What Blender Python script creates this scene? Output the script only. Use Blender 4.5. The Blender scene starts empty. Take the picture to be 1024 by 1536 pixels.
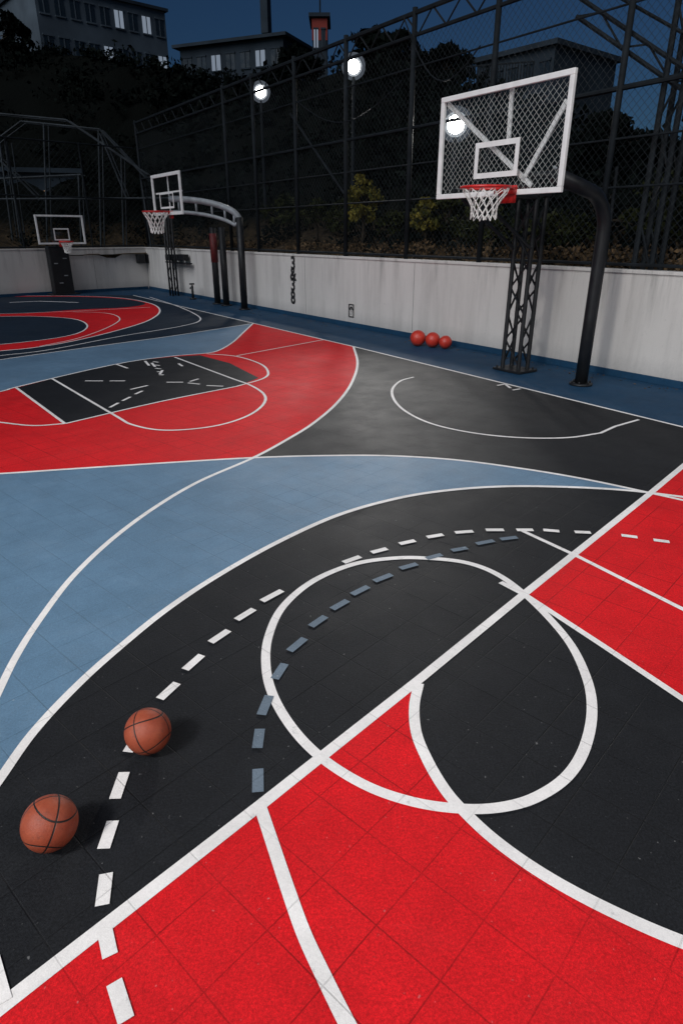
import bpy, math, random, bmesh
import numpy as np
from mathutils import Vector, Matrix
from mathutils.geometry import tessellate_polygon
random.seed(7); rng=np.random.default_rng(7)
scene=bpy.context.scene
COL=scene.collection
# ---------------------------------------------------------------- survey
# Camera match of the photograph: 22.5 mm lens on a 36 mm tall sensor, 2.5 m above
# the court.  The survey functions turn measured directions into WORLD METRES on a
# known real plane (court surface, wall plane, backboard plane...).
F=960.;PT=math.atan(418/960.);cp=math.cos(PT);sp=math.sin(PT);H=2.5
def ray(u,v):
    a=(u-512)/F;b=(768-v)/F
    return (a,cp+b*sp,-sp+b*cp)
def G(u,v):
    r=ray(u,v);t=-H/r[2];return Vector((r[0]*t,r[1]*t))
def PL(u,v,P,d):
    r=ray(u,v);nx,ny=-d[1],d[0]
    t=(P[0]*nx+P[1]*ny)/(r[0]*nx+r[1]*ny)
    return Vector((r[0]*t,r[1]*t,H+r[2]*t))
def DY(u,v,Y): return PL(u,v,(0,Y),(1,0))
CN=G(225,433);RR=G(1024,583);wd=(RR-CN).normalized()      # right wall direction
LL=G(0,446);ld=(CN-LL).normalized()                        # end wall direction (left->right)
nw=Vector((wd.y,-wd.x)); nw=nw if nw.dot(-CN)>0 else -nw   # right wall normal, to court
nl=Vector((ld.y,-ld.x)); nl=nl if nl.dot(-LL)>0 else -nl
def v3(p,z): return Vector((p[0],p[1],z))
UP=Vector((0,0,1))
# ---------------------------------------------------------------- node helpers
class NT:
    def __init__(s,name):
        s.m=bpy.data.materials.new(name);s.m.use_nodes=True;s.t=s.m.node_tree;s.t.nodes.clear()
        s.out=s.n('ShaderNodeOutputMaterial');s.b=s.n('ShaderNodeBsdfPrincipled');s.l(s.b.outputs[0],s.out.inputs[0])
        s.tc=s.n('ShaderNodeTexCoord').outputs['Object']
    def n(s,t): return s.t.nodes.new(t)
    def l(s,a,b): s.t.links.new(a,b)
    def set(s,inp,v):
        if isinstance(v,bpy.types.NodeSocket): s.l(v,inp)
        else: inp.default_value=v
    def math(s,op,a,b=0.,c=None,clamp=False):
        n=s.n('ShaderNodeMath');n.operation=op;n.use_clamp=clamp
        s.set(n.inputs[0],a);s.set(n.inputs[1],b)
        if c is not None:s.set(n.inputs[2],c)
        return n.outputs[0]
    def noise(s,scale,detail=4,rough=.55,vec=None,dist=0):
        n=s.n('ShaderNodeTexNoise');n.inputs['Scale'].default_value=scale;n.inputs['Detail'].default_value=detail
        n.inputs['Roughness'].default_value=rough;n.inputs['Distortion'].default_value=dist
        s.l(vec if vec else s.tc,n.inputs['Vector']);return n.outputs[0]
    def mapr(s,v,a,b,c,d):
        n=s.n('ShaderNodeMapRange');s.set(n.inputs[0],v)
        for i,x in enumerate((a,b,c,d)): n.inputs[i+1].default_value=x
        return n.outputs[0]
    def mix(s,f,a,b,mode='MIX'):
        n=s.n('ShaderNodeMix');n.data_type='RGBA';n.blend_type=mode
        s.set(n.inputs[0],f)
        for i,x in ((6,a),(7,b)):
            if isinstance(x,(tuple,list)): x=tuple(x)+((1,) if len(x)==3 else ())
            s.set(n.inputs[i],x)
        return n.outputs[2]
    def mapping(s,rot=(0,0,0),scale=(1,1,1)):
        n=s.n('ShaderNodeMapping');n.inputs['Rotation'].default_value=rot;n.inputs['Scale'].default_value=scale
        s.l(s.tc,n.inputs[0]);return n.outputs[0]
    def bump(s,h,st=.3,d=.01):
        n=s.n('ShaderNodeBump');n.inputs['Strength'].default_value=st;n.inputs['Distance'].default_value=d
        s.l(h,n.inputs['Height']);s.l(n.outputs[0],s.b.inputs['Normal'])
def simple(name,col,rough=.5,metal=0.,var=.25,scale=3.,bump=.0,bscale=60.,spec=.5):
    m=NT(name);f=m.noise(scale,5)
    k=m.mapr(f,.3,.7,1-var,1+var)
    n=m.n('ShaderNodeVectorMath');n.operation='SCALE';n.inputs[0].default_value=col;m.l(k,n.inputs['Scale'])
    m.l(n.outputs[0],m.b.inputs['Base Color'])
    m.set(m.b.inputs['Roughness'],m.mapr(m.noise(scale*3,3),.3,.7,max(0,rough-.1),min(1,rough+.1)))
    m.b.inputs['Metallic'].default_value=metal;m.b.inputs['Specular IOR Level'].default_value=spec
    if bump: m.bump(m.noise(bscale,4),bump,.01)
    return m.m
TA=math.atan2(*(G(970,744)-G(0,1513)).yx)
def court(name,col,dust=(.4,.42,.45),dustamt=.10,rough=.5,seam=.55,speck=.25,wear=0.,spec=.3,bigv=.12):
    m=NT(name)
    mp=m.mapping(rot=(0,0,-TA));sx=m.n('ShaderNodeSeparateXYZ');m.l(mp,sx.inputs[0])
    def line(o,size,w):
        f=m.math('FRACT',m.math('DIVIDE',m.math('ADD',o,500.),size));f=m.math('ABSOLUTE',m.math('SUBTRACT',f,.5))
        return m.mapr(f,.5-2*w/size,.5-.6*w/size,0,1)
    s1=m.math('MAXIMUM',line(sx.outputs[0],.302,.0022),line(sx.outputs[1],.302,.0022))
    sn=m.mapr(m.noise(1.1,3),.38,.62,.3,1.)
    sm=m.math('MULTIPLY',s1,sn)
    fl=m.n('ShaderNodeVectorMath');fl.operation='FLOOR';dv=m.n('ShaderNodeVectorMath');dv.operation='SCALE';m.l(mp,dv.inputs[0]);dv.inputs['Scale'].default_value=1/.302;m.l(dv.outputs[0],fl.inputs[0])
    off=m.n('ShaderNodeVectorMath');off.operation='MULTIPLY';m.l(fl.outputs[0],off.inputs[0]);off.inputs[1].default_value=(1,1,0)
    wn=m.n('ShaderNodeTexWhiteNoise');wn.noise_dimensions='3D';m.l(off.outputs[0],wn.inputs['Vector'])
    tile=m.mapr(wn.outputs['Value'],0,1,.96,1.04)
    big=m.noise(.55,5,.6);med=m.noise(4.,5,.65);fine=m.noise(260.,2,.7);grit=m.noise(90.,2,.6)
    k=m.math('MULTIPLY',m.mapr(big,.3,.7,1-bigv,1+bigv),m.mapr(med,.3,.7,.92,1.08))
    k=m.math('MULTIPLY',k,tile)
    k=m.math('MULTIPLY',k,m.mapr(fine,.3,.7,1-speck,1+speck))
    k=m.math('MULTIPLY',k,m.mapr(grit,.3,.7,1-speck*.8,1+speck*.8))
    n=m.n('ShaderNodeVectorMath');n.operation='SCALE';n.inputs[0].default_value=col;m.l(k,n.inputs['Scale'])
    str1=m.mapping(rot=(0,0,.5),scale=(1.2,16,1));str2=m.mapping(rot=(0,0,-.9),scale=(1.,22,1));str3=m.mapping(rot=(0,0,1.3),scale=(1.5,60,1))
    sc=m.math('MAXIMUM',m.mapr(m.noise(1.6,5,.7,str1),.66,.8,0,1),m.mapr(m.noise(1.3,5,.7,str2),.68,.8,0,1))
    sc=m.math('MAXIMUM',sc,m.mapr(m.noise(1.2,4,.7,str3),.70,.76,0,1.2))
    blot=m.mapr(m.noise(1.7,8,.72,None,.6),.5,.8,0,1)
    d=m.math('MULTIPLY',m.math('ADD',sc,m.math('MULTIPLY',blot,.7)),dustamt,clamp=True)
    c=m.mix(d,n.outputs[0],dust)
    c=m.mix(m.math('MULTIPLY',sm,seam),c,tuple(x*.2 for x in col))
    spk=m.mapr(m.noise(38.,2,.5),.72,.77,0,.5)
    c=m.mix(m.math('MULTIPLY',spk,dustamt*3),c,(.7,.7,.7))
    if wear:
        wv=m.mapr(m.noise(9.,8,.75),.60,.72,0,wear);c=m.mix(wv,c,(.12,.12,.125))
    m.l(c,m.b.inputs['Base Color'])
    r=m.mapr(m.noise(2.2,6,.65),.3,.7,rough-.04,rough+.05)
    m.l(m.math('ADD',r,m.math('MULTIPLY',d,.3)),m.b.inputs['Roughness'])
    m.b.inputs['Specular IOR Level'].default_value=spec
    hh=m.math('SUBTRACT',m.math('ADD',m.math('MULTIPLY',fine,.5),m.math('MULTIPLY',grit,.6)),m.math('MULTIPLY',sm,1.2))
    m.bump(hh,.5,.004)
    return m.m
M={}
M['black']=court('black_court_paint',(.0105,.0115,.0138),(.10,.11,.125),.10,.62,.75,.5,0,.2,.07)
M['red']=court('red_court_paint',(.60,.0075,.012),(.7,.12,.12),.09,.74,.8,.28,0,.2)
M['lblue']=court('light_blue_court_paint',(.105,.192,.290),(.4,.48,.55),.12,.58,.35,.14,0,.3)
M['blue']=court('blue_court_paint',(.007,.042,.092),(.15,.25,.35),.10,.7,.3,.15,0,.25)
M['navy']=court('navy_court_paint',(.008,.018,.033),(.1,.15,.2),.12,.68,.3,.2,0,.22)
M['white']=court('white_line_paint',(.78,.755,.745),(.45,.44,.44),.22,.7,.35,.06,.45)
M['greyblue']=court('grey_blue_line_paint',(.125,.165,.21),(.3,.35,.4),.2,.7,.3,.15,.6)
M['asphalt']=simple('asphalt',(.04,.04,.043),.9,0,.3,1.5,.4,90)
M['steel']=simple('black_painted_steel',(.010,.011,.013),.48,.0,.3,4,.1,80,.35)
M['greysteel']=simple('grey_painted_steel',(.26,.28,.30),.5,.0,.25,5,.1,80)
M['fsteel']=simple('dark_fence_steel',(.010,.013,.016),.75,.0,.35,3,0,60,.15)
M['wire']=simple('galvanised_wire',(.022,.027,.031),.8,.0,.45,.8,0,60,.15)
M['cage']=simple('cage_steel',(.035,.042,.048),.7,0,.5,1.,0,60,.15)
M['wirel']=simple('bright_wire',(.40,.40,.38),.6,.0,.3,4.)
M['wpaint']=simple('white_painted_metal',(.80,.79,.78),.4,0,.08,6)
M['redm']=simple('red_painted_steel',(.55,.02,.018),.35,0,.15,8)
M['dredm']=simple('dark_red_padding',(.12,.012,.012),.6,0,.3,8)
M['net']=simple('net_cord',(.75,.73,.70),.8,0,.12,30)
M['bark']=simple('bark',(.04,.032,.024),.9,0,.4,9,.6,30,.1)
def leafmat(n,a,b,sc=1.1):
    m=NT(n);f=m.mapr(m.noise(sc,5,.7),.38,.64,0,1);c=m.mix(f,a,b);m.l(c,m.b.inputs['Base Color'])
    m.b.inputs['Roughness'].default_value=.9;m.b.inputs['Specular IOR Level'].default_value=.05;return m.m
M['leafd']=leafmat('dark_foliage',(.0016,.003,.003),(.0075,.0105,.0085),.35)  # near-black leaf colour carries the darkness of the unlit hillside
M['leafy']=leafmat('painted_lit_foliage',(.04,.045,.013),(.24,.20,.04),2.5)  # yellow-green leaves with the lamplight on them painted into the colour
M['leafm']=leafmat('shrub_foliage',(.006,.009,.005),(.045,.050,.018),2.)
M['drygrass']=leafmat('dry_grass',(.015,.012,.008),(.17,.11,.06),1.6)
M['litter']=leafmat('dry_leaf_litter',(.05,.03,.015),(.22,.13,.06),3.)
def wallmat():
    m=NT('painted_concrete_wall')
    st=m.mapping(scale=(1.,1.,.10));a=m.noise(1.5,6,.7,st);b=m.noise(.5,5,.6);g=m.noise(14,5,.7);g2=m.noise(4,6,.7)
    c=m.mix(m.mapr(a,.45,.75,0,.65),(.62,.59,.56),(.34,.32,.30))
    c=m.mix(m.mapr(b,.4,.7,0,.35),c,(.47,.45,.43))
    c=m.mix(m.mapr(g2,.5,.7,0,.25),c,(.66,.63,.60))
    c=m.mix(m.mapr(g,.6,.75,0,.3),c,(.30,.285,.27))
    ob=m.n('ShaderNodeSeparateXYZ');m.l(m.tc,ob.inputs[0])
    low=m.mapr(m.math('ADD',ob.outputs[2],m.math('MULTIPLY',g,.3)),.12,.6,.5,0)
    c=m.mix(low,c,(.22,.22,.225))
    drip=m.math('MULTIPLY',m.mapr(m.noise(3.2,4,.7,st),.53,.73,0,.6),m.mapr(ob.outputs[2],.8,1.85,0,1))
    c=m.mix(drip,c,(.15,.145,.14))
    m.l(c,m.b.inputs['Base Color']);m.b.inputs['Roughness'].default_value=.9;m.b.inputs['Specular IOR Level'].default_value=.2;m.bump(m.noise(40,5),.35,.01);return m.m
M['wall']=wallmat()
M['joint']=simple('wall_joint_filler',(.16,.155,.15),.9,0,.3,6)
def glassmat():
    m=NT('clear_glass');tr=m.n('ShaderNodeBsdfTransparent');tr.inputs[0].default_value=(.96,.97,.97,1)
    gl=m.n('ShaderNodeBsdfGlossy');gl.inputs['Roughness'].default_value=.12
    mx=m.n('ShaderNodeMixShader');mx.inputs[0].default_value=.05;m.l(tr.outputs[0],mx.inputs[1]);m.l(gl.outputs[0],mx.inputs[2])
    m.l(mx.outputs[0],m.out.inputs[0]);return m.m
M['glass']=glassmat()
def emis(n,c,s):
    m=NT(n);e=m.n('ShaderNodeEmission');e.inputs[0].default_value=(*c,1);e.inputs[1].default_value=s;m.l(e.outputs[0],m.out.inputs[0]);return m.m
M['lamp']=emis('lit_lamp_glass',(1,.97,.9),60)
M['glow']=emis('lamp_glow',(.85,.92,1.),.6)  # soft glow around a lamp, made as a dim emissive colour
M['glow2']=emis('lamp_glow_rim',(.7,.82,1.),.10)  # fainter outer part of the lamp glow, also emissive
M['win_lit']=emis('lit_window',(.6,.72,.9),.3)
M['win_warm']=emis('warm_lit_window',(1.,.6,.35),.4)
M['win']=simple('dark_window_glass',(.02,.03,.04),.3,0,.3,.5)
M['bwall']=simple('building_render',(.095,.12,.145),.9,0,.25,.4,.2,8,.1)
M['bwall2']=simple('building_render_dark',(.032,.043,.055),.9,0,.25,.5,.2,8,.1)
M['bred']=simple('red_brick_render',(.25,.05,.04),.9,0,.2,.5,0,60,.1)
M['graf']=simple('black_sign_paint',(.015,.015,.016),.6,0,.2,10)
# ---------------------------------------------------------------- mesh builder
def empty(name,loc=(0,0,0)):
    e=bpy.data.objects.new(name,None);e.location=loc;e.empty_display_size=.2;COL.objects.link(e);return e
def link(name,me,mat,parent=None,smooth=False):
    me.materials.append(M[mat] if isinstance(mat,str) else mat)
    if smooth: me.polygons.foreach_set('use_smooth',[True]*len(me.polygons))
    o=bpy.data.objects.new(name,me);COL.objects.link(o)
    if parent:
        o.parent=parent;o.matrix_parent_inverse=Matrix.Translation(-Vector(parent.location))
    return o
class MB:
    def __init__(s): s.v=[];s.f=[]
    def tube(s,p,q,r,n=6,r2=None,cap=True):
        p=Vector(p);q=Vector(q);r2=r if r2 is None else r2
        d=(q-p);
        if d.length<1e-6:return
        d.normalize();a=d.orthogonal().normalized();b=d.cross(a);k=len(s.v)
        for c,rr in ((p,r),(q,r2)):
            for i in range(n):
                t=2*math.pi*i/n;s.v.append(c+a*math.cos(t)*rr+b*math.sin(t)*rr)
        for i in range(n): s.f.append((k+i,k+(i+1)%n,k+n+(i+1)%n,k+n+i))
        if cap: s.f.append(tuple(k+n-1-i for i in range(n)));s.f.append(tuple(k+n+i for i in range(n)))
    def path(s,pts,r,n=8):
        pts=[Vector(p) for p in pts];k=len(s.v);ref=None
        for j,p in enumerate(pts):
            d=(pts[min(j+1,len(pts)-1)]-pts[max(j-1,0)]).normalized()
            if ref is None: ref=d.orthogonal().normalized()
            a=(ref-d*ref.dot(d)).normalized();ref=a;b=d.cross(a);rr=r[j] if isinstance(r,list) else r
            for i in range(n):
                t=2*math.pi*i/n;s.v.append(p+a*math.cos(t)*rr+b*math.sin(t)*rr)
        for j in range(len(pts)-1):
            for i in range(n):
                o=k+j*n;s.f.append((o+i,o+(i+1)%n,o+n+(i+1)%n,o+n+i))
        s.f.append(tuple(k+n-1-i for i in range(n)));o=k+(len(pts)-1)*n;s.f.append(tuple(o+i for i in range(n)))
    def box(s,c,ax,ay,az):   # centre and half-extent vectors
        c=Vector(c);k=len(s.v)
        for z in(-1,1):
            for y in(-1,1):
                for x in(-1,1): s.v.append(c+Vector(ax)*x+Vector(ay)*y+Vector(az)*z)
        for f in((0,2,3,1),(4,5,7,6),(0,1,5,4),(2,6,7,3),(0,4,6,2),(1,3,7,5)): s.f.append(tuple(k+i for i in f))
    def quad(s,c,ax,ay):
        c=Vector(c);k=len(s.v)
        for x,y in((-1,-1),(1,-1),(1,1),(-1,1)): s.v.append(c+Vector(ax)*x+Vector(ay)*y)
        s.f.append((k,k+1,k+2,k+3))
    def done(s,name,mat,parent=None,smooth=False,bevel=0):
        me=bpy.data.meshes.new(name);me.from_pydata([tuple(v) for v in s.v],[],s.f);me.update()
        o=link(name,me,mat,parent,smooth)
        if bevel:
            b=o.modifiers.new('bevel','BEVEL');b.width=bevel;b.segments=2
        return o
def catmull(P,n=8,closed=False):
    P=[Vector(p) for p in P];out=[];N=len(P)
    R=range(N if closed else N-1)
    for i in R:
        if closed: a,b,c,d=P[(i-1)%N],P[i],P[(i+1)%N],P[(i+2)%N]
        else:
            a=P[i-1] if i>0 else 2*P[0]-P[1];b=P[i];c=P[i+1];d=P[i+2] if i+2<N else 2*P[-1]-P[-2]
        for k in range(n):
            t=k/n
            out.append(.5*((2*b)+(c-a)*t+(2*a-5*b+4*c-d)*t*t+(3*b-a-3*c+d)*t**3))
    if not closed: out.append(P[-1])
    return out
def S(pts,n=8,closed=False): return catmull([G(*p) for p in pts],n,closed)
# ---------------------------------------------------------------- ground + court
gm=MB();gm.v=[Vector((x,y,-.03)) for x,y in((-250,-150),(250,-150),(250,350),(-250,350))];gm.f=[(0,1,2,3)]
gm.done('ground','asphalt')
CT=empty('basketball_court')
def poly(name,pts,mat,z):
    z=z*.25
    pts=[Vector((p[0],p[1],0)) for p in pts]
    tri=tessellate_polygon([pts]);me=bpy.data.meshes.new(name)
    me.from_pydata([(p.x,p.y,z) for p in pts],[],[tuple(t) for t in tri]);me.update()
    bm=bmesh.new();bm.from_mesh(me)
    for f in bm.faces:
        if f.normal.z<0: f.normal_flip()
    bm.to_mesh(me);bm.free()
    return link(name,me,mat,CT)
ZL=[.0044]
def ribbon(name,pts,w,mat='white',closed=False,step=True):
    z=ZL[0]
    if step: ZL[0]+=.00018
    N=len(pts);v=[];f=[]
    for i,p in enumerate(pts):
        if closed: d=pts[(i+1)%N]-pts[i-1]
        else: d=pts[min(i+1,N-1)]-pts[max(i-1,0)]
        d=d.normalized();q=Vector((-d.y,d.x))*w/2
        v+=[(p.x+q.x,p.y+q.y,z),(p.x-q.x,p.y-q.y,z)]
    for i in range(N if closed else N-1):
        j=(i+1)%N;f.append((2*i,2*i+1,2*j+1,2*j))
    me=bpy.data.meshes.new(name);me.from_pydata(v,[],f);me.update()
    return link(name,me,mat,CT)
side=[G(200,443),G(380,485),G(530,520),G(1024,641),G(1300,709)]
L2=S([(530,520),(536,545),(527,575),(505,605),(470,635),(430,660),(380,687),(300,722),(235,760),(170,808),(110,865),(60,930),(25,985),(0,1035),(-30,1100)])
L3=S([(-200,722),(0,711),(120,703),(260,694),(380,687),(480,684),(580,684),(680,690),(780,703),(870,718),(970,739),(1100,768),(1300,815)])
L4=S([(-60,1255),(0,1170),(50,1100),(110,1035),(170,980),(250,915),(330,862),(420,812),(510,772),(600,747),(680,735),(760,730),(850,731),(940,736),(1024,746)])
L5=[G(-100,1597),G(0,1513),G(385,1213),G(632,1017),G(780,896),G(970,744),G(1078,654)]
L8=S([(628,1026),(621,1060),(624,1100),(640,1140),(663,1180),(690,1213),(740,1260),(810,1310),(900,1360),(1024,1415),(1200,1475)])
C1=S([(640,838),(700,845),(750,865),(800,905),(850,960),(878,1015),(887,1065),(877,1120),(850,1165),(803,1197),(750,1212),(690,1214),(620,1204),(550,1180),(485,1140),(440,1095),(410,1045),(399,1000),(403,955),(425,910),(470,872),(530,847),(590,838)],8,True)
band=S([(-150,563),(0,540),(150,519),(260,504),(375,486)])
keytop=S([(-150,622),(0,588),(25,581),(130,556),(200,542),(262,534),(310,530),(330,525),(350,513),(365,499),(380,485)])
ring=S([(-60,534),(0,527),(50,522),(110,512),(180,495),(225,480),(240,466),(225,455),(180,447),(110,444),(0,444),(-60,444)])
ringin=S([(-60,520),(0,517),(80,508),(120,499),(131,488),(112,479),(60,475),(0,475),(-60,477)])
kb=S([(25,582),(130,556),(200,542),(262,535)],4)+[G(300,533),G(345,545),G(388,567),G(355,580),G(240,603),G(98,636)]
e=LL-ld*30
floor=[CN,e,Vector((e.x,-14)),Vector((CN.x+wd.x*45,-14)),CN+wd*45]
poly('blue_border',floor,'blue',.0)
poly('navy_far_area',[G(200,443),G(380,485)]+band[::-1]+[G(-150,443)],'navy',.004)
poly('black_area',[G(380,485),G(530,520),G(1024,641),G(1300,709),G(1600,783),G(1500,1900),G(-500,1900)]+[G(-150,622)]+band,'black',.004)
poly('band_blue',band+keytop[::-1],'lblue',.007)
i2=min(range(len(L2)),key=lambda i:(L2[i]-G(380,687)).length)
i3=min(range(len(L3)),key=lambda i:(L3[i]-G(380,687)).length)
poly('red_arc_area',L2[:i2+1]+L3[:i3][::-1]+keytop+[G(530,520)],'red',.009)
j3=min(range(len(L3)),key=lambda i:(L3[i]-G(970,739)).length)
j4=min(range(len(L4)),key=lambda i:(L4[i]-G(940,736)).length)
poly('sweep_blue',L3[:j3]+L4[:j4+1][::-1]+[G(-400,1255),G(-400,900)],'lblue',.0115)
poly('red_ring',ring,'red',.009)
poly('ring_inner',ringin,'navy',.013)
poly('ring_dark_area',S([(-60,444),(0,445),(110,445),(180,448),(218,455),(190,461),(110,465),(40,470),(-60,472)]),'navy',.0135)  # dark navy area across the top of the ring
poly('key_black',kb,'black',.0135)
poly('red_low',[G(-300,1765)]+L5[1:4]+L8+[G(1300,1900),G(600,2100),G(-300,2100)],'red',.009)
poly('red_right',[G(790,893),G(970,744),G(1078,654),G(1400,733),G(1400,1330),G(1250,1203),G(1024,1050),G(900,967)],'red',.009)
ribbon('sideline',side,.055)
ribbon('arc_line',L2,.05);ribbon('cross_line',L3,.05);ribbon('sweep_line',L4,.055)
ribbon('diagonal_line',L5,.064);ribbon('circle_line',C1,.058,closed=True)
ribbon('lane_line_a',[G(750,874),G(790,895),G(900,967),G(1024,1050),G(1250,1203)],.05)
ribbon('lane_line_b',[G(783,797),G(865,835),G(1024,915),G(1250,1030)],.045)
ribbon('curve_line',L8,.06)
ribbon('near_line',S([(390,1210),(410,1270),(430,1330),(455,1400),(485,1465),(520,1536),(560,1610)]),.058)
ribbon('small_arc',S([(620,566),(600,572),(588,585),(592,602),(612,620),(650,637),(710,650),(780,657),(850,657),(900,650)])+[G(922,640),G(957,630)],.045)
ribbon('key_top_line',keytop,.05);ribbon('band_line',band,.05)
ribbon('key_loop',S([(310,531),(355,535),(390,546),(402,558),(395,568),(355,580)])+S([(355,580),(240,603),(98,636)],4),.045)
ribbon('key_a',[G(25,582),G(98,636)],.045)
ribbon('key_b',S([(78,568),(170,622),(200,638),(250,646),(320,640),(370,625),(395,607),(396,592),(375,578),(345,567),(262,536)]),.045)
ribbon('key_c',S([(-60,628),(0,634),(50,639),(98,636)]),.045)
ribbon('red_tick',[G(355,534),G(485,510)],.04)
ribbon('ring_line',ring,.06);ribbon('ring_mid',S([(-60,473),(0,471),(110,467),(225,461)]),.05)
ribbon('ring_in_line',ringin,.05)
ribbon('ring_in2',S([(60,520),(120,507),(165,490),(180,478),(160,470),(110,468)]),.04)
ribbon('outer_line',S([(225,446),(262,458),(292,471),(300,481),(270,490),(180,505),(75,525),(0,534)]),.05)
ribbon('ring_top',[G(15,454),G(60,452),G(118,454)],.12)
ribbon('corner_line',[G(-10,1440),G(8,1505)],.05)
dw=[(1003,814,979,811),(955,807,931,804),(885,800,861,799),(838,798,814,796),(799,796,774,796),(755,796,728,796),(709,798,682,800),(664,803,640,807),(622,812,599,817),(580,824,557,830),(540,836,515,845),(423,887,393,903),(381,915,355,931),(343,947,316,965),(303,984,278,1006),(266,1026,240,1050),(207,1105,192,1130),(187,1160,173,1200),(170,1233,156,1275),(160,1312,154,1360),(158,1398,166,1436),(172,1475,190,1533)]
db=[(775,807,750,810),(740,812,714,817),(700,823,677,827),(662,833,639,839),(625,847,600,854),(587,863,561,873),(552,881,528,893),(521,902,498,915),(488,926,466,941),(457,959,434,978),(427,997,412,1020),(404,1045,392,1074),(390,1095,386,1124),(387,1155,387,1190)]
dk=[(128,572,155,572),(165,572,188,572),(175,547,192,553),(218,542,224,549),(250,574,275,574),(282,575,300,577),(310,579,335,580),(165,612,178,605),(184,602,196,596),(203,592,214,587),(230,543,238,544),(231,548,240,549),(233,553,242,554),(236,558,244,559),(239,563,246,563),(228,545,233,551),(244,556,240,562),(196,585,222,579),(268,546,274,550),(285,573,298,569),(745,579,757,577),(757,577,765,583),(768,586,780,584)]
for a in dw: ribbon('white_dash',[G(a[0],a[1]),G(a[2],a[3])],.056,step=False)
ZL[0]+=.0002
for a in db: ribbon('grey_dash',[G(a[0],a[1]),G(a[2],a[3])],.056,'greyblue',step=False)
ZL[0]+=.0002
for a in dk: ribbon('small_dash',[G(a[0],a[1]),G(a[2],a[3])],.05,step=(a[0]<250 and a[0]>225))
def text(name,body,size,loc,X,Y,mat,parent,ext=.004):
    cu=bpy.data.curves.new(name,'FONT');cu.body=body;cu.size=size;cu.extrude=ext;cu.align_x='CENTER';cu.offset=.03*size
    o=bpy.data.objects.new(name,cu);COL.objects.link(o)
    X=Vector(X).normalized();Y=Vector(Y).normalized();Z=X.cross(Y)
    mt=Matrix((X,Y,Z)).transposed().to_4x4();mt.translation=Vector(loc);o.matrix_world=mt
    dg=bpy.context.evaluated_depsgraph_get();me=bpy.data.meshes.new_from_object(o.evaluated_get(dg))
    bpy.data.objects.remove(o);me.transform(mt);me.materials.clear()
    return link(name,me,mat,parent)
# ---------------------------------------------------------------- walls
def wall(a,b,zt,n,parent_name,js=()):
    W=empty(parent_name,v3(a,0));d=(b-a).normalized();L=(b-a).length;c=(a+b)/2-n*.14
    m=MB();m.box(v3(c,zt/2-.02),v3(d*L/2,0),v3(n*.14,0),(0,0,zt/2+.0));m.done('wall_body','wall',W)
    m=MB();m.box(v3(c,zt+.01),v3(d*L/2,0),v3(n*.165,0),(0,0,.03));m.done('coping','wall',W,bevel=.008)
    m=MB();m.box(v3((a+b)/2+n*.03,.06),v3(d*(L/2-.1),0),v3(n*.028,0),(0,0,.06));m.done('blue_skirting','blue',W,bevel=.006)
    m=MB()
    for s in js: m.box(v3(a+d*s,zt/2+.05),v3(d*.007,0),v3(n*.003,0),(0,0,zt/2-.09))
    if js: m.done('movement_joints','joint',W)
    return W
ZT=PL(900,406,CN,wd).z
wall(CN,CN+wd*45,ZT,nw,'concrete_wall',[4.1+5.2*i for i in range(8)])
wall(e,CN-ld*.005,ZT,nl,'concrete_wall',[30+4.3])
DEC=empty('wall_number_sign',PL(440,420,CN,wd))
for i,(ch,y) in enumerate(zip('3&38',(404,420,436,455))):
    q=PL(440,y,CN,wd);text('glyph_%d'%i,ch,.56,q+v3(nw*.01,0),v3(wd,0),UP,'graf',DEC,.004)
q=PL(527,474,CN,wd);SG=empty('number_plate',q)
m=MB()
for sx,sz,hx,hz in((0,.17,.11,.012),(0,-.17,.11,.012),(.11,0,.012,.18),(-.11,0,.012,.18)):
    m.box(q+v3(wd*sx+nw*.012,0)+UP*(sz+.15),v3(wd*hx,0),v3(nw*.01,0),(0,0,hz))
m.done('plate_frame','graf',SG);text('digit','9',.3,q+v3(nw*.012,0)+UP*.05,v3(wd,0),UP,'graf',SG)
# ---------------------------------------------------------------- fence
FN=empty('chain_link_fence',v3(CN,ZT))
def sp_(u,v=390): return (PL(u,v,CN,wd).xy-CN).dot(wd)
fo=-nw*.12
ztop=PL(430,92,CN,wd).z
posts=[0.15]+[sp_(x) for x in(345,385,443,513,603,712)]
posts+= [posts[-1]+3.0,posts[-1]+6.2,posts[-1]+9.5,posts[-1]+13,posts[-1]+17]
FP=lambda s,z:v3(CN+wd*s+fo,z)
m=MB()
for s in posts: m.tube(FP(s,ZT),FP(s,ztop+.1),.06,8)
m.done('posts','fsteel',FN,True)
SL=posts[-1]
m=MB();zr=PL(1024,112,CN,wd).z
for z,r in((ZT+.12,.03),(ZT+1.4,.018),(zr,.035),(ztop-.0,.05),(ztop-.42,.04),((ZT+1.4+zr)/2,.018),(zr+1.2,.018)):
    m.tube(FP(0,z),FP(SL,z),r,6)
s=0;k=0
while s<SL:
    m.tube(FP(s,ztop-.42 if k%2 else ztop),FP(s+.45,ztop if k%2 else ztop-.42),.02,4);s+=.45;k+=1
a=PL(430,170,CN,wd);b=PL(512,292,CN,wd);m.tube(a+v3(fo,0),b+v3(fo,0),.035,6)
m.done('rails','fsteel',FN)
def mesh_wires(P,zb,zt,L,pitch,r):
    m=MB();h=zt-zb
    s=-h
    while s<L:
        for sg in(1,-1):
            s0=s
            t0=max(0,(0-s0)/h);t1=min(1,(L-s0)/h)
            if t1<=t0: continue
            za=zb+h*t0;zc=zb+h*t1
            if sg<0: za,zc=zt-h*t0,zt-h*t1
            m.tube(P(s0+h*t0,za),P(s0+h*t1,zc),r,3,cap=False)
        s+=pitch
    return m
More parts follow.
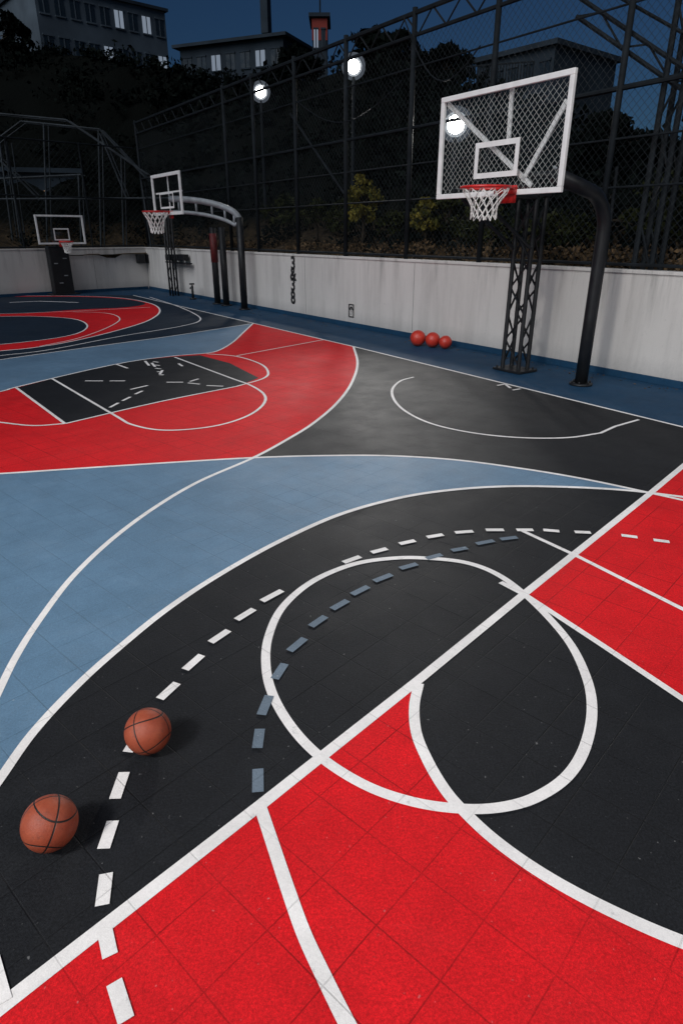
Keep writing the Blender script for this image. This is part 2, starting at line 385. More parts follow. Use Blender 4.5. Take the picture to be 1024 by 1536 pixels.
mesh_wires(lambda s,z:v3(CN+wd*s+fo-nw*.05,z),ZT,ztop-.42,SL,.15,.0032).done('wire_mesh','wire',FN)
EF=empty('chain_link_fence',v3(LL,ZT));m=MB()
EP=lambda s,z:v3(CN-ld*s-nl*.12,z)
for s in(2.5,5.5,8.5,11.5,14.5,18): m.tube(EP(s,ZT),EP(s,ZT+4.2),.04,6)
for z in(ZT+.1,ZT+2.1,ZT+4.2): m.tube(EP(0,z),EP(22,z),.03,6)
m.done('frame','fsteel',EF)
mesh_wires(lambda s,z:EP(s,z),ZT,ZT+4.2,22,.25,.004).done('wire_mesh','wire',EF)
TR=empty('steel_truss_tower',PL(940,410,CN,wd));m=MB()
b0=CN+wd*sp_(935,410)+fo*2.2;legs=[b0,b0+wd*.34,b0-nw*.3,b0-nw*.3+wd*.34]
for g in legs: m.tube(v3(g,0),v3(g,10.5),.05,6)
z=ZT;k=0
while z<10:
    for a,b in((0,1),(2,3)):
        A,B=(a,b) if k%2 else (b,a);m.tube(v3(legs[A],z),v3(legs[B],z+.8),.02,4)
    z+=.8;k+=1
def lat(m,A,B,h,r=.04,st=.5):
    A=Vector(A);B=Vector(B);L=(B-A).length;d=(B-A)/L;m.tube(A,B,r,6);dn=Vector((0,0,-h))
    m.tube(A+dn,B+dn,r,6);n=max(1,int(L/st))
    for i in range(n):
        p=A+d*(L*i/n);q=A+d*(L*(i+1)/n)
        m.tube(p if i%2 else p+dn,q+dn if i%2 else q,r*.45,4)
A=PL(1010,92,b0,wd);B=PL(868,-4,b0,wd)
lat(m,A,B,.28);A2=PL(1100,148,b0,wd);lat(m,A,A2,.28)
A=PL(1024,50,b0,wd);B=PL(900,-20,b0,wd);m.tube(A,B,.03)
A=PL(862,146,b0,wd);B=PL(1030,112,b0,wd);m.tube(A,B,.045)
A=PL(925,250,b0,wd);B=PL(905,408,b0,wd);m.tube(A,B,.03)
m.done('tower_lattice','fsteel',TR)
m=MB();A=PL(605,25,CN,wd);B=PL(720,68,CN,wd);m.path([A.lerp(B,t/12)-UP*(.9*math.sin(math.pi*t/12)) for t in range(13)],.015,5)
A=PL(443,150,CN,wd);B=PL(603,120,CN,wd);m.path([A.lerp(B,t/12)-UP*(.7*math.sin(math.pi*t/12)) for t in range(13)],.012,5)
m.done('cable','fsteel',FN)
# ---------------------------------------------------------------- hoops
def rim_net(par,c,r,n,ln=.5,tr=.012,cord=.007):
    m=MB();m2=MB();N=28
    pts=[c+Vector((math.cos(2*math.pi*i/N)*r,math.sin(2*math.pi*i/N)*r,0)) for i in range(N+1)]
    m.path(pts,tr,8)
    nn=v3(n,0)
    tt=Vector((-n.y,n.x,0))
    back=c-nn*(r+.13)
    for sg in(-1,1): m.tube(c-nn*r*.75+tt*sg*r*.66,back+tt*sg*.14,tr,6)
    m.box(back+nn*.06-UP*.03,tt*.17,nn*.07,UP*.045);m.box(back-UP*.08,tt*.16,nn*.012,UP*.12)
    m.done('rim','redm',par,True)
    K=13;prof=[(0,.97),(.18,.84),(.38,.68),(.6,.56),(.8,.50),(1.,.53)]
    def Pp(k,j,off):
        t=2*math.pi*(k+off)/K;z,rr=prof[j];sw=.012*math.sin(3*t+j*2)
        return c+Vector((math.cos(t)*r*rr+sw,math.sin(t)*r*rr,-.01-z*ln+.025*math.sin(2*t+1)*z))
    for k in range(K):
        for j in range(len(prof)-1):
            o=.5*(j%2);o2=.5*((j+1)%2)
            m2.tube(Pp(k,j,o),Pp(k,j+1,o2),cord,4,cap=False)
            m2.tube(Pp(k,j,o),Pp(k-(1 if j%2==0 else -1),j+1,o2),cord,4,cap=False)
    m2.done('net','net',par)
def board(par,cen,d,n,w,zb,zt,ft,sq,mesh=.0,glass=True):
    c=v3(cen,0);D=v3(d,0);Nn=v3(n,0);m=MB();hw=w/2;zm=(zb+zt)/2;hh=(zt-zb)/2
    m.box(c+UP*(zt-ft/2),D*hw,Nn*.03,UP*ft/2);m.box(c+UP*(zb+ft/2),D*hw,Nn*.03,UP*ft/2)
    for sg in(-1,1): m.box(c+UP*zm+D*sg*(hw-ft/2),D*ft/2,Nn*.03,UP*(hh-ft))
    m.done('frame','wpaint',par,bevel=.008)
    x0,x1,z0,z1,t=sq;m=MB();t2=t/2;f=c+Nn*.018
    m.box(f+UP*(z1-t2)+D*(x0+x1)/2,D*(x1-x0)/2,Nn*.003,UP*t2);m.box(f+UP*(z0+t2)+D*(x0+x1)/2,D*(x1-x0)/2,Nn*.003,UP*t2)
    for x in(x0+t2,x1-t2): m.box(f+UP*(z0+z1)/2+D*x,D*t2,Nn*.003,UP*((z1-z0)/2-t))
    m.done('target_square','wpaint',par)
    if glass:
        m=MB();m.quad(c+UP*zm,D*(hw-ft),UP*(hh-ft));m.done('glass_pane','glass',par)
    if mesh:
        mesh_wires(lambda s,z:c-Nn*.05+D*(s-hw+ft)+UP*z,zb+ft,zt-ft,w-2*ft,mesh,.0038).done('mesh_panel','wirel',par)
BC=Vector((2.42,11.13))
cr=[PL(*q,BC,wd) for q in((657,298),(843,290),(863,102),(662,147))]
sx=lambda p:(p.xy-BC).dot(wd)
s0=(sx(cr[0])+sx(cr[3]))/2;s1=(sx(cr[1])+sx(cr[2]))/2;zb=(cr[0].z+cr[1].z)/2;zt=(cr[2].z+cr[3].z)/2
bc=BC+wd*(s0+s1)/2;bw=s1-s0
NH=empty('basketball_hoop',v3(G(770,555),0))
k=[PL(*q,BC,wd) for q in((712,270),(776,262),(781,205),(713,216))]
qx0=((k[0]+k[3])/2);qx1=((k[1]+k[2])/2);off=(bc-BC).dot(wd)
board(NH,bc,wd,nw,bw,zb,zt,.075,(sx(qx0)-off,sx(qx1)-off,(k[0].z+k[1].z)/2,(k[2].z+k[3].z)/2,.075),mesh=.105)
m=MB()
for a,b in(((672,156),(797,279)),((850,150),(783,272)),((768,128),(762,212))):
    A=PL(*a,BC-nw*.09,wd);B=PL(*b,BC-nw*.09,wd);dd=(B-A).normalized();pp=dd.cross(v3(nw,0))
    m.box((A+B)/2,dd*(B-A).length/2,v3(nw,0)*.012,pp*.035)
m.done('rear_braces','wpaint',NH)
at=PL(764,283,BC,wd);rr=.36
rim_net(NH,at+v3(nw*(rr+.16),0),rr,nw,.42,.02,.008)
tb=G(771,556);m=MB();hw=.2;hd=.13;Zm=zb+.1
lg=[tb+wd*a*hw-nw*b*hd for a,b in((-1,-1),(1,-1),(1,1),(-1,1))]
for g in lg: m.tube(v3(g,.02),v3(g,Zm),.042,8)
z=.12;kk=0
while z<Zm-.5:
    for a,b in((0,1),(1,2),(2,3),(3,0)):
        A,B=(a,b) if kk%2 else (b,a);m.tube(v3(lg[A],z),v3(lg[B],z+.48),.02,5)
    z+=.48;kk+=1
m.box(v3(tb,.03),v3(wd*.34,0),v3(nw*.26,0),UP*.018)
for a in(-.28,.28):
    for b in(-.2,.2): m.tube(v3(tb+wd*a+nw*b,.04),v3(tb+wd*a+nw*b,.09),.02,6)
m.box(v3(tb,Zm),v3(wd*.26,0),v3(nw*.18,0),UP*.03)
for g in(lg[0],lg[1]):
    m.tube(v3(g,Zm-.05),v3(g+nw*1.62,zb+.12),.045,8);m.tube(v3(g,Zm-.9),v3(g+nw*1.5,zb+.06),.03,6)
m.box(v3(bc-nw*.13,zb+.12),v3(wd*.75,0),v3(nw*.04,0),UP*.05)
m.done('lattice_mast','steel',NH)
pb=G(870,577);m=MB();ZB=2.5;pts=[v3(pb,.02),v3(pb,1.2),v3(pb,2.0),v3(pb,ZB)]
for i in range(1,9):
    t=i/8*math.radians(74);R=.62;pts.append(v3(pb+nw*R*(1-math.cos(t)),ZB+R*math.sin(t)))
l=pts[-1];pts.append(l+v3(nw*.95,.2))
m.path(pts,.11,14);m.tube(v3(pb,.0),v3(pb,.035),.2,16)
for i in range(6): 
    t=i*math.pi/3;m.tube(v3(pb,.03)+Vector((math.cos(t)*.16,math.sin(t)*.16,0)),v3(pb,.075)+Vector((math.cos(t)*.16,math.sin(t)*.16,0)),.016,6)
g=pts[-1];m.tube(g,v3(bc+wd*.55-nw*.12,g.z),.05,8)
m.done('gooseneck_pole','steel',NH,True)
m=MB();m.path([p+v3(nw*.04,.10)-v3(nw*.0,0) for p in pts[5:]],.022,6);m.done('arm_highlight_strip','greysteel',NH,True)  # added pale strip imitating the highlight along the curved arm
# mid hoop
MBc=Vector((-5.98,24.2));c4=[PL(*q,MBc,wd) for q in((226,263),(270,256),(274,319),(234,326))]
sx=lambda p:(p.xy-MBc).dot(wd)
s0=(sx(c4[0])+sx(c4[3]))/2;s1=(sx(c4[1])+sx(c4[2]))/2;zb2=(c4[2].z+c4[3].z)/2;zt2=(c4[0].z+c4[1].z)/2
P1,P2,P3,P4=G(367,464.5),G(340,458.5),G(327,456),G(262,443.5)
MH=empty('basketball_hoop',v3(P1,0));mc=MBc+wd*(s0+s1)/2;mw=s1-s0
board(MH,mc,wd,nw,mw,zb2,zt2,.10,(-mw*.24,mw*.24,zb2+.2,zb2+.7,.06))
m=MB();f=v3(mc-nw*.08,0);m.box(f+UP*(zb2+zt2)/2,v3(wd*.03,0),v3(nw*.01,0),UP*(zt2-zb2)*.46);m.box(f+UP*(zb2*.45+zt2*.55),v3(wd*mw*.46,0),v3(nw*.01,0),UP*.025);m.done('rear_braces','wpaint',MH)
rim_net(MH,v3(mc+nw*.45,zb2+.10),.42,nw,.66,.022,.018)
m=MB()
for g,h,r in((P1,3.0,.12),(P2,2.7,.12),(P3,2.7,.12)):
    m.tube(v3(g,0),v3(g,h),r,10);m.tube(v3(g,0),v3(g,.04),.2,10)
g=P4
for a in(-.16,.16):
    for b in(-.12,.12): m.tube(v3(g+wd*a+nw*b,0),v3(g+wd*a+nw*b,3.4),.045,6)
z=.1;kk=0
while z<3.1:
    sg=1 if kk%2 else -1
    for b in(-.12,.12): m.tube(v3(g+wd*.16*sg+nw*b,z),v3(g-wd*.16*sg+nw*b,z+.4),.02,4)
    z+=.4;kk+=1
m.done('posts','steel',MH,True)
m=MB();m.tube(v3(P3,1.5),v3(P3,2.5),.135,10);m.done('red_pad','dredm',MH,True)
m=MB();g=P1;end=v3(mc-nw*.08,zb2+.5);st=v3(g,2.9);pts=[st]
for i in range(1,13):
    t=i/12;pts.append(Vector((st.x+(end.x-st.x)*(1-math.cos(t*math.pi/2)),st.y+(end.y-st.y)*(1-math.cos(t*math.pi/2)),st.z+(end.z-st.z)*math.sin(t*math.pi/2))))
m.path(pts,.10,10);lo=[p-UP*.4*min(1,i/3) for i,p in enumerate(pts)];m.path(lo,.06,8)
for i in range(3,12,2): m.tube(pts[i],lo[i],.04,6)
m.done('curved_arm','greysteel',MH,True)
# far end hoop
fb=G(92,441)+nl*.35;LH=empty('basketball_hoop',v3(fb,0));bp=fb+nl*1.0
c4=[PL(*q,bp,ld) for q in((53,323),(124,322),(129,366),(57,367))]
sx=lambda p:(p.xy-bp).dot(ld);s0=(sx(c4[0])+sx(c4[3]))/2;s1=(sx(c4[1])+sx(c4[2]))/2
zb3=(c4[2].z+c4[3].z)/2;zt3=(c4[0].z+c4[1].z)/2;lc=bp+ld*(s0+s1)/2
board(LH,lc,ld,nl,s1-s0,zb3,zt3,.07,(-.32,.32,zb3+.15,zb3+.62,.05))
rim_net(LH,v3(lc+nl*.42,zb3+.1),.26,nl,.42,.03,.012)
m=MB();m.box(v3(fb,1.0),v3(ld*.42,0),v3(nl*.22,0),UP*.98);m.box(v3(fb,.03),v3(ld*.6,0),v3(nl*.4,0),UP*.025)
m.tube(v3(fb,1.9),v3(fb,zb3+.5),.09,8);m.tube(v3(fb,zb3+.4),v3(lc-nl*.04,zb3+.4),.07,8)
m.done('padded_base','steel',LH,bevel=.03)
m=MB()
for x,y in((-.2,.3),(.15,-.2),(.2,.5),(-.1,-.5)): m.box(v3(fb+nl*.225+ld*x,1.0+y),v3(ld*.08,0),v3(nl*.006,0),UP*.02)
m.done('labels','greysteel',LH)
# ---------------------------------------------------------------- end-wall equipment
EQ=empty('wall_bench',v3(CN,1.));m=MB()
for u_ in(222,236,250): 
    q=PL(u_-14,388,LL,ld);m.box(q+v3(nl*.2,0),v3(ld*.16,0),v3(nl*.15,0),UP*.2)
for u_ in(262,272,282):
    q=PL(u_,386,CN,wd);m.box(q+v3(nw*.2,0),v3(wd*.3,0),v3(nw*.12,0),UP*.12)
q=PL(275,394,CN,wd);m.box(q+v3(nw*.22,0),v3(wd*1.2,0),v3(nw*.14,0),UP*.025)
m.done('wall_boxes','steel',EQ,bevel=.02)
tp=G(290,449);TP=empty('water_standpipe',v3(tp,0));m=MB();m.tube(v3(tp,0),v3(tp,.55),.05,8);m.tube(v3(tp,.5),v3(tp-wd*.2,.42),.035,6);m.tube(v3(tp,0),v3(tp,.05),.14,10);m.box(v3(tp,.6),(.09,0,0),(0,.05,0),(0,0,.03))
m.done('standpipe_body','steel',TP,True)
# ---------------------------------------------------------------- balls
def ballmat():
    m=NT('orange_rubber');sx_=m.n('ShaderNodeSeparateXYZ');m.l(m.tc,sx_.inputs[0]);r=.12
    X,Y,Z=[m.math('DIVIDE',o,r) for o in sx_.outputs]
    ax,ay,az=[m.math('ABSOLUTE',o) for o in(X,Y,Z)]
    cv=m.math('ABSOLUTE',m.math('SUBTRACT',ay,m.math('ADD',m.math('MULTIPLY',m.math('MULTIPLY',X,X),.32),.44)))
    d=m.math('MINIMUM',m.math('MINIMUM',ax,az),cv)
    seam=m.mapr(d,.022,.036,1,0)
    pb=m.n('ShaderNodeTexVoronoi');pb.inputs['Scale'].default_value=330;m.l(m.tc,pb.inputs[0])
    f=m.mapr(m.noise(12,5,.7),.3,.7,0,1)
    c=m.mix(f,(.33,.058,.024),(.45,.098,.042));c=m.mix(m.mapr(m.noise(30,6,.7),.54,.72,0,.6),c,(.14,.045,.03));c=m.mix(m.mapr(pb.outputs[0],.0,.5,0,.35),c,(.14,.032,.02));c=m.mix(seam,c,(.010,.009,.009))
    m.l(c,m.b.inputs['Base Color']);m.b.inputs['Roughness'].default_value=.5;m.b.inputs['Specular IOR Level'].default_value=.4
    m.bump(m.math('SUBTRACT',m.math('MULTIPLY',pb.outputs[0],.5),m.math('MULTIPLY',seam,2.)),.6,.003);return m.m
M['ball']=ballmat()
def sphere(r):
    me=bpy.data.meshes.new('ball');bm=bmesh.new();bmesh.ops.create_uvsphere(bm,u_segments=56,v_segments=32,radius=r)
    bm.to_mesh(me);bm.free();return me
for (cx,cy),rot in(((75,1235),(1.2,.5,.35)),((222,1097),(1.1,.35,1.4))):
    r_=ray(cx,cy);t=(.123-H)/r_[2];o=link('basketball',sphere(.118),'ball',None,True)
    o.location=(r_[0]*t,r_[1]*t,.124);o.rotation_euler=rot
M['rball']=simple('red_rubber',(.5,.035,.02),.4,0,.15,8,.2,200)
for i,g in enumerate([G(626,519),G(648,521),G(667,523)]):
    r=(.185,.175,.15)[i]
    o=link('medicine_ball',sphere(r),'rball',None,True);o.location=(g.x,g.y,r+.002)
    m=MB();N=32;m.path([Vector((g.x,g.y,r+.002))+Vector((math.cos(2*math.pi*j/N)*r,math.sin(2*math.pi*j/N)*r*.7,math.sin(2*math.pi*j/N)*r*.71)) for j in range(N+1)],.004,5)
    s_=m.done('seam','graf',o);s_.matrix_parent_inverse=Matrix.Translation(-Vector(o.location))
# ---------------------------------------------------------------- hillside
spec=[(-520,20,80,e-ld*12),(-300,40,75,e),(-100,50,72,LL-ld*14),(0,68,68,LL-ld*6),(130,80,64,LL-ld*0),(250,100,62,LL+ld*2.6),(330,122,58,CN+wd*.2),(430,118,54,CN+wd*6),(560,92,48,CN+wd*13),(640,104,44,CN+wd*15),(715,148,38,CN+wd*18),(830,168,34,CN+wd*21),(870,232,32,CN+wd*22.5),(950,238,30,CN+wd*24),(1024,242,29,CN+wd*26),(1300,250,26,CN+wd*33),(1800,250,24,CN+wd*46)]
NF=len(spec);K=16;hv=[];hf=[];cols=[]
for i in range(NF-1):
    for t in np.linspace(0,1,7)[:-1]:
        A=DY(*spec[i][:3]);B=DY(*spec[i+1][:3]);a=spec[i][3];b=spec[i+1][3]
        n_=nl if i<5 else nw
        cols.append((a.lerp(b,t)-n_*.45,A.lerp(B,t)))
def hz(c,t):
    f,r=c;x=f.x+(r.x-f.x)*t;y=f.y+(r.y-f.y)*t
    z=ZT-.25+(r.z-ZT)*(.06*min(1,t*6)+.94*max(0,(t-.12)/.88)**1.25)
    return Vector((x,y,z))
for c in cols:
    for j in range(K):
        t=(j/(K-1))**1.6;p=hz(c,t)
        if 0<j: p.z+=rng.normal()*.12*(1+4*t*(j<K-1))
        hv.append(p)
NC=len(cols)
for i in range(NC-1):
    for j in range(K-1): hf.append((i*K+j,(i+1)*K+j,(i+1)*K+j+1,i*K+j+1))
me=bpy.data.meshes.new('hillside');me.from_pydata([tuple(v) for v in hv],[],hf);me.update()
hm=NT('hillside_ground')
geo=hm.n('ShaderNodeSeparateXYZ');hm.l(hm.tc,geo.inputs[0])
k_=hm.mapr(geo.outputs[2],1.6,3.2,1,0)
c=hm.mix(hm.mapr(hm.noise(2.5,7,.7),.35,.65,0,1),(.025,.02,.013),(.15,.105,.062));c=hm.mix(k_,(.005,.006,.005),c)  # upper slope's darkness painted in by height; dry brown ground below
hm.l(c,hm.b.inputs['Base Color']);hm.b.inputs['Roughness'].default_value=.95;hm.b.inputs['Specular IOR Level'].default_value=.05;hm.bump(hm.noise(6,6,.7),1.,.15)
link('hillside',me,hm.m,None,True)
def leafobj(name,centers,rad,n,size,mat,parent=None,flat=.8):
    C=np.asarray(centers)
    idx=np.repeat(np.arange(len(C)),n);rd=np.asarray(rad)[idx]
    d=rng.normal(size=(len(idx),3));d/=np.linalg.norm(d,axis=1)[:,None];rr=rng.random(len(idx))**.45
    P=C[idx]+d*(rr*rd)[:,None]*np.array([1,1,flat])
    a=rng.normal(size=P.shape);a/=np.linalg.norm(a,axis=1)[:,None];b=np.cross(a,rng.normal(size=P.shape));b/=np.linalg.norm(b,axis=1)[:,None]
    sz=(size*(.6+.8*rng.random(len(idx))))[:,None] if np.isscalar(size) else (np.asarray(size)[idx]*(.6+.8*rng.random(len(idx))))[:,None]
    A=a*sz;B=b*sz*.55
    V=np.stack([P-A,P+B,P+A,P-B],1).reshape(-1,3);Fs=np.arange(len(V)).reshape(-1,4)
    me=bpy.data.meshes.new(name);me.from_pydata(V.tolist(),[],Fs.tolist());me.update();return link(name,me,mat,parent)
cen=[];rad=[];sz=[]
for _ in range(900):
    c=cols[rng.integers(0,NC)];t=.07+.93*rng.random()**.9;p=hz(c,t);p.x+=rng.normal()*.6
    r=.45+1.3*t*rng.random()+.3*rng.random();cen.append((p.x,p.y,p.z+r*.2));rad.append(r);sz.append(.07+.15*t)
for c in cols:
    for _ in range(2):
        p=hz(c,1);r=.3+.8*rng.random();cen.append((p.x+rng.normal(),p.y,p.z+r*.2));rad.append(r);sz.append(.17)
leafobj('hillside_bushes',cen,rad,55,sz,'leafd')
cen=[];rad=[]
for _ in range(800):
    s_=rng.uniform(2,34);p=CN+wd*s_-nw*(.5+rng.random()*2.8);cen.append((p.x,p.y,ZT-.05+rng.random()*.35));rad.append(.15+.25*rng.random())
leafobj('dry_grass',cen,rad,24,.055,'drygrass',None,.6)
# leaf litter blown against the foot of the wall
V=[];Fs=[]
for _ in range(260):
    s_=rng.uniform(3,27);dd=.1+abs(rng.normal())*.35;p=CN+wd*s_+nw*dd;a=rng.random()*6.28;l_=.012+.022*rng.random();k=len(V)
    for (x,y,z) in((-1,0,.0),(0,.5,.4),(1,0,.1),(0,-.5,.3)):
        V.append((p.x+(x*math.cos(a)-y*math.sin(a))*l_,p.y+(x*math.sin(a)+y*math.cos(a))*l_,.006+z*l_))
    Fs.append((k,k+1,k+2,k+3))
me=bpy.data.meshes.new('leaf_litter');me.from_pydata(V,[],Fs);link('leaf_litter',me,'litter')
def tree(name,base,h,cr,mat,ncl=34,nl_=60,ls=.09):
    T=empty(name,base);base=Vector(base);m=MB();top=base+Vector((0,0,h*.75))
    pts=[base.lerp(top,t)+Vector((math.sin(t*4)*.06*h*.3,math.cos(t*3)*.04*h*.3,0)) for t in np.linspace(0,1,7)]
    m.path(pts,[.035*h*(1-.75*t) for t in np.linspace(0,1,7)],8);cen=[];rad=[]
    for i in range(ncl):
        a=rng.random()*6.28;k=rng.random();zz=h*(.38+.62*k);R_=cr*math.sin(math.pi*min(.93,.18+.8*k))*(.45+.6*rng.random())
        q=base+Vector((math.cos(a)*R_,math.sin(a)*R_,zz));cen.append(tuple(q));rad.append(cr*(.16+.22*rng.random()))
        if i%2==0: m.path([pts[3+i%3],(pts[3+i%3]+q)/2+UP*.05*h*rng.random(),q],[.012*h,.008*h,.003*h],5)
    m.done('trunk','bark',T,True);leafobj('crown',cen,rad,nl_,ls,mat,T);return T
def behind(u,v,back): return PL(u,v,CN-nw*back,wd)
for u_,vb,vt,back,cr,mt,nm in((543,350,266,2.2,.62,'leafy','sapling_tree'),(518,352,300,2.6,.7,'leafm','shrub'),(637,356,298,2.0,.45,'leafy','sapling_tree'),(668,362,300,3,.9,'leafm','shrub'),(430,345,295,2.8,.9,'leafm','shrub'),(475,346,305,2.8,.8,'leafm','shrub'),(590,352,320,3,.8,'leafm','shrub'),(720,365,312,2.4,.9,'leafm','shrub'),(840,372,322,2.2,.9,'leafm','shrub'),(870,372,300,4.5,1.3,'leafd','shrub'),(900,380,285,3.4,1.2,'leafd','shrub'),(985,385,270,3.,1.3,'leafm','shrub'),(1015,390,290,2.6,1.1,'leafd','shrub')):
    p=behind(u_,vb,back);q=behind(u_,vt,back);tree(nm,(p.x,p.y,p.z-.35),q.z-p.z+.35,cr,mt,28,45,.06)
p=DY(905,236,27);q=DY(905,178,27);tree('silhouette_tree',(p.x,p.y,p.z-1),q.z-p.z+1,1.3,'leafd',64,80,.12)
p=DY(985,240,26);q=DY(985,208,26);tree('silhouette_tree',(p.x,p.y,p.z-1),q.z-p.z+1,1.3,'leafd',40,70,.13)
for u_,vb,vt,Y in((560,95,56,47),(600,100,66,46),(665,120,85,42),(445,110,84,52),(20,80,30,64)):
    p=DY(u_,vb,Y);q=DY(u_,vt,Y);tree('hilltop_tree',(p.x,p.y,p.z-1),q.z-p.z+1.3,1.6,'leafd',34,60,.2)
# ---------------------------------------------------------------- buildings
def building(name,A,B,depth,hgt,rows,cols_,mat,lit=(),winh=.5,roofov=.25,chim=None,winmat='win',band=None,litmat='win_lit'):
    A=Vector(A);B=Vector(B);zt=(A.z+B.z)/2;d=(B-A);d.z=0;L=d.length;d.normalize();n=Vector((d.y,-d.x,0))
    if n.y>0:n=-n
    E=empty(name,(A.x,A.y,zt-hgt));C=(A+B)/2;C.z=zt-hgt/2
    m=MB();m.box(C-n*depth/2,d*L/2,n*depth/2,UP*hgt/2);m.done('walls',mat,E)
    m=MB();m.box(Vector((C.x,C.y,zt+.13))-n*depth/2,d*(L/2+roofov),n*(depth/2+roofov),UP*.12);m.done('roof_slab','bwall2',E)
    w=MB();fr=MB();wl=MB();fh=2.9;cw=L/cols_
    for r in range(rows):
        for c_ in range(cols_):
            q=A+d*(cw*(c_+.5));q.z=zt-1.35-fh*r
            (wl if (r,c_) in lit else w).box(q+n*.02,d*cw*.3,n*.02,UP*fh*winh*.5)
            for sg in(-1,1): fr.box(q+n*.05+UP*sg*(fh*winh*.5+.06),d*cw*.34,n*.05,UP*.055)
            fr.box(q+n*.05,d*.04,n*.035,UP*fh*winh*.5)
    w.done('windows',winmat,E)
    if lit: wl.done('lit_windows',litmat,E)
    fr.done('window_frames','bwall2' if mat=='bwall2' else 'bwall',E)
    if chim:
        m=MB();m.box(A+d*L*chim+UP*(1.2)-n*2,d*.35,n*.35,UP*1.3);m.done('chimney','bwall2',E)
    if band:
        m=MB();m.box(Vector((C.x,C.y,zt-.75))-n*depth/2,d*(L/2+.03),n*(depth/2+.03),UP*.7);m.done('painted_band',band,E)
    return E
building('apartment_building',DY(48,-28,66),DY(247,18,74),10,13,4,9,'bwall',{(0,5),(1,4),(0,7),(1,8)},.45)
building('long_house',DY(268,54,70),DY(425,76,66),8,8,2,7,'bwall2',{(0,2),(0,5)},.4,.5,.75)
building('roof_hut',DY(468,26,60),DY(490,26,60),3,6,1,2,'bwall2',{(0,0)},.4,band='bred')
building('hilltop_villa',DY(716,88,44),DY(832,76,40),6,9,2,5,'bwall2',{},.5)
m=MB();A=DY(700,100,40);B=DY(800,92,38)
Q=empty('balcony_railing',A)
for i in range(24): p=A.lerp(B,i/23);m.tube(p-UP*1.1,p,.03,4)
m.tube(A,B,.04,4);m.tube(A-UP*1.1,B-UP*1.1,.04,4);m.done('bars','fsteel',Q)
building('club_house',DY(-140,252,40),DY(118,264,42),6,6,1,10,'bwall2',{(0,6),(0,7)},.3,litmat='win_warm')
m=MB();A=DY(480,24,60);Q=empty('roof_antenna',A);m.tube(A,A+UP*3.2,.06);m.tube(A+UP*2.4-Vector((.8,0,0)),A+UP*2.4+Vector((.8,0,0)),.04);m.done('antenna_rods','fsteel',Q)
m=MB();Yc=33;CG=empty('steel_cage_frame',DY(0,300,33))
for a in((-60,165,100,180),(-60,260,0,206),(0,206,32,182),(32,182,150,194),(150,194,224,272),(-60,299,258,297),(0,215,22,378),(10,212,34,378),(100,180,222,262),(66,186,72,378),(148,194,152,378),(118,262,123,378),(0,268,122,262),(212,270,228,378),(150,200,190,297),(182,235,186,378),(-10,230,60,300)):
    A=DY(a[0],a[1],Yc);B=DY(a[2],a[3],Yc);m.tube(A,B,.045,5);
    m.tube(A+Vector((0,.5,0)),B+Vector((0,.5,0)),.03,5)
m.done('cage_tubes','cage',CG)
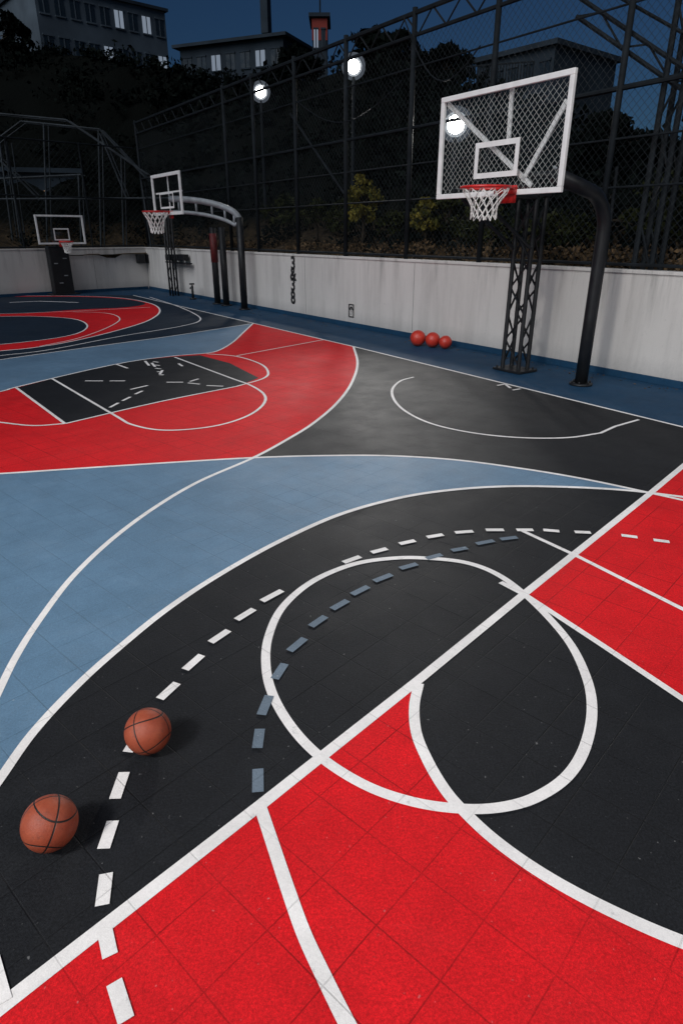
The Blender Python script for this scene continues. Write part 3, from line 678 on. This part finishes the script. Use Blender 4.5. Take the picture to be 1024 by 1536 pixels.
# ---------------------------------------------------------------- floodlights
def flood(pos,target,power,hr=.3,mast=True,size=.35,cone=120,blend=.6):
    pos=Vector(pos);d=(Vector(target)-pos).normalized();Fm=empty('floodlight',(pos.x,pos.y,0));m=MB()
    m.tube(pos-d*.42,pos-d*.05,hr*.45,16,hr*1.3)
    if mast: m.tube((pos.x,pos.y,0),pos-d*.2,.09,8,.06)
    m.done('housing','fsteel',Fm)
    m=MB();m.tube(pos-d*.045,pos-d*.01,hr*.66,20);m.done('lens','lamp',Fm)
    m=MB();m.tube(pos-d*.047,pos-d*.025,hr*.9,24);m.done('glow_disc','glow',Fm)  # added disc imitating the glow around the lens
    m=MB();m.tube(pos-d*.049,pos-d*.035,hr*1.28,24);m.done('glow_disc_rim','glow2',Fm)  # wider, dimmer disc for the outer edge of that glow
    if power:
        l=bpy.data.lights.new('flood','SPOT');l.energy=power;l.spot_size=math.radians(cone);l.spot_blend=blend;l.shadow_soft_size=size;l.color=(1,.975,.94)
        o=bpy.data.objects.new('lamp_light',l);COL.objects.link(o);o.location=pos+d*.05;o.rotation_euler=d.to_track_quat('-Z','Y').to_euler()
        o.parent=Fm;o.matrix_parent_inverse=Matrix.Translation(-Vector(Fm.location))
flood(DY(391,138,33),(0,6,0),900,hr=.33,cone=70)
flood(DY(530,100,28),(-.3,5.8,0),5200,hr=.34,cone=28,blend=1.)
flood(DY(683,187,21),(0,5,0),500,hr=.36,cone=70)
flood((-7,-4,9),(0,6,0),4400,hr=.4,size=.9,cone=100,blend=1.)  # unseen mast behind the camera, added as main light on the court
flood((9,-3,9),(1,7,0),2300,hr=.4,size=.9,cone=100,blend=1.)  # second unseen mast behind the camera, added to brighten the court
sun=bpy.data.lights.new('sun','SUN');sun.energy=1.55;sun.angle=math.radians(50);sun.color=(.93,.96,1.)
so=bpy.data.objects.new('sun',sun);COL.objects.link(so);so.rotation_euler=Vector((.47,.62,-.70)).to_track_quat('-Z','Y').to_euler()
w=bpy.data.worlds.new('World');scene.world=w;w.use_nodes=True;nt=w.node_tree;bg=nt.nodes['Background']
sk=nt.nodes.new('ShaderNodeTexSky');sk.sky_type='NISHITA';sk.sun_disc=False;sk.sun_elevation=math.radians(14);sk.sun_rotation=math.radians(216);sk.ozone_density=4.
mu=nt.nodes.new('ShaderNodeMix');mu.data_type='RGBA';mu.blend_type='MULTIPLY';mu.inputs[0].default_value=1;mu.inputs[7].default_value=(.52,.74,1.,1)
nt.links.new(sk.outputs[0],mu.inputs[6]);nt.links.new(mu.outputs[2],bg.inputs[0]);bg.inputs[1].default_value=.0195
# ---------------------------------------------------------------- camera
cam=bpy.data.cameras.new('camera');co=bpy.data.objects.new('camera',cam);COL.objects.link(co)
cam.sensor_fit='VERTICAL';cam.sensor_height=36;cam.sensor_width=24;cam.lens=22.5;cam.clip_end=800
co.location=(0,0,H);co.rotation_euler=(math.pi/2-PT,0,0);scene.camera=co
scene.view_settings.view_transform='Standard';scene.view_settings.look='None';scene.view_settings.exposure=0
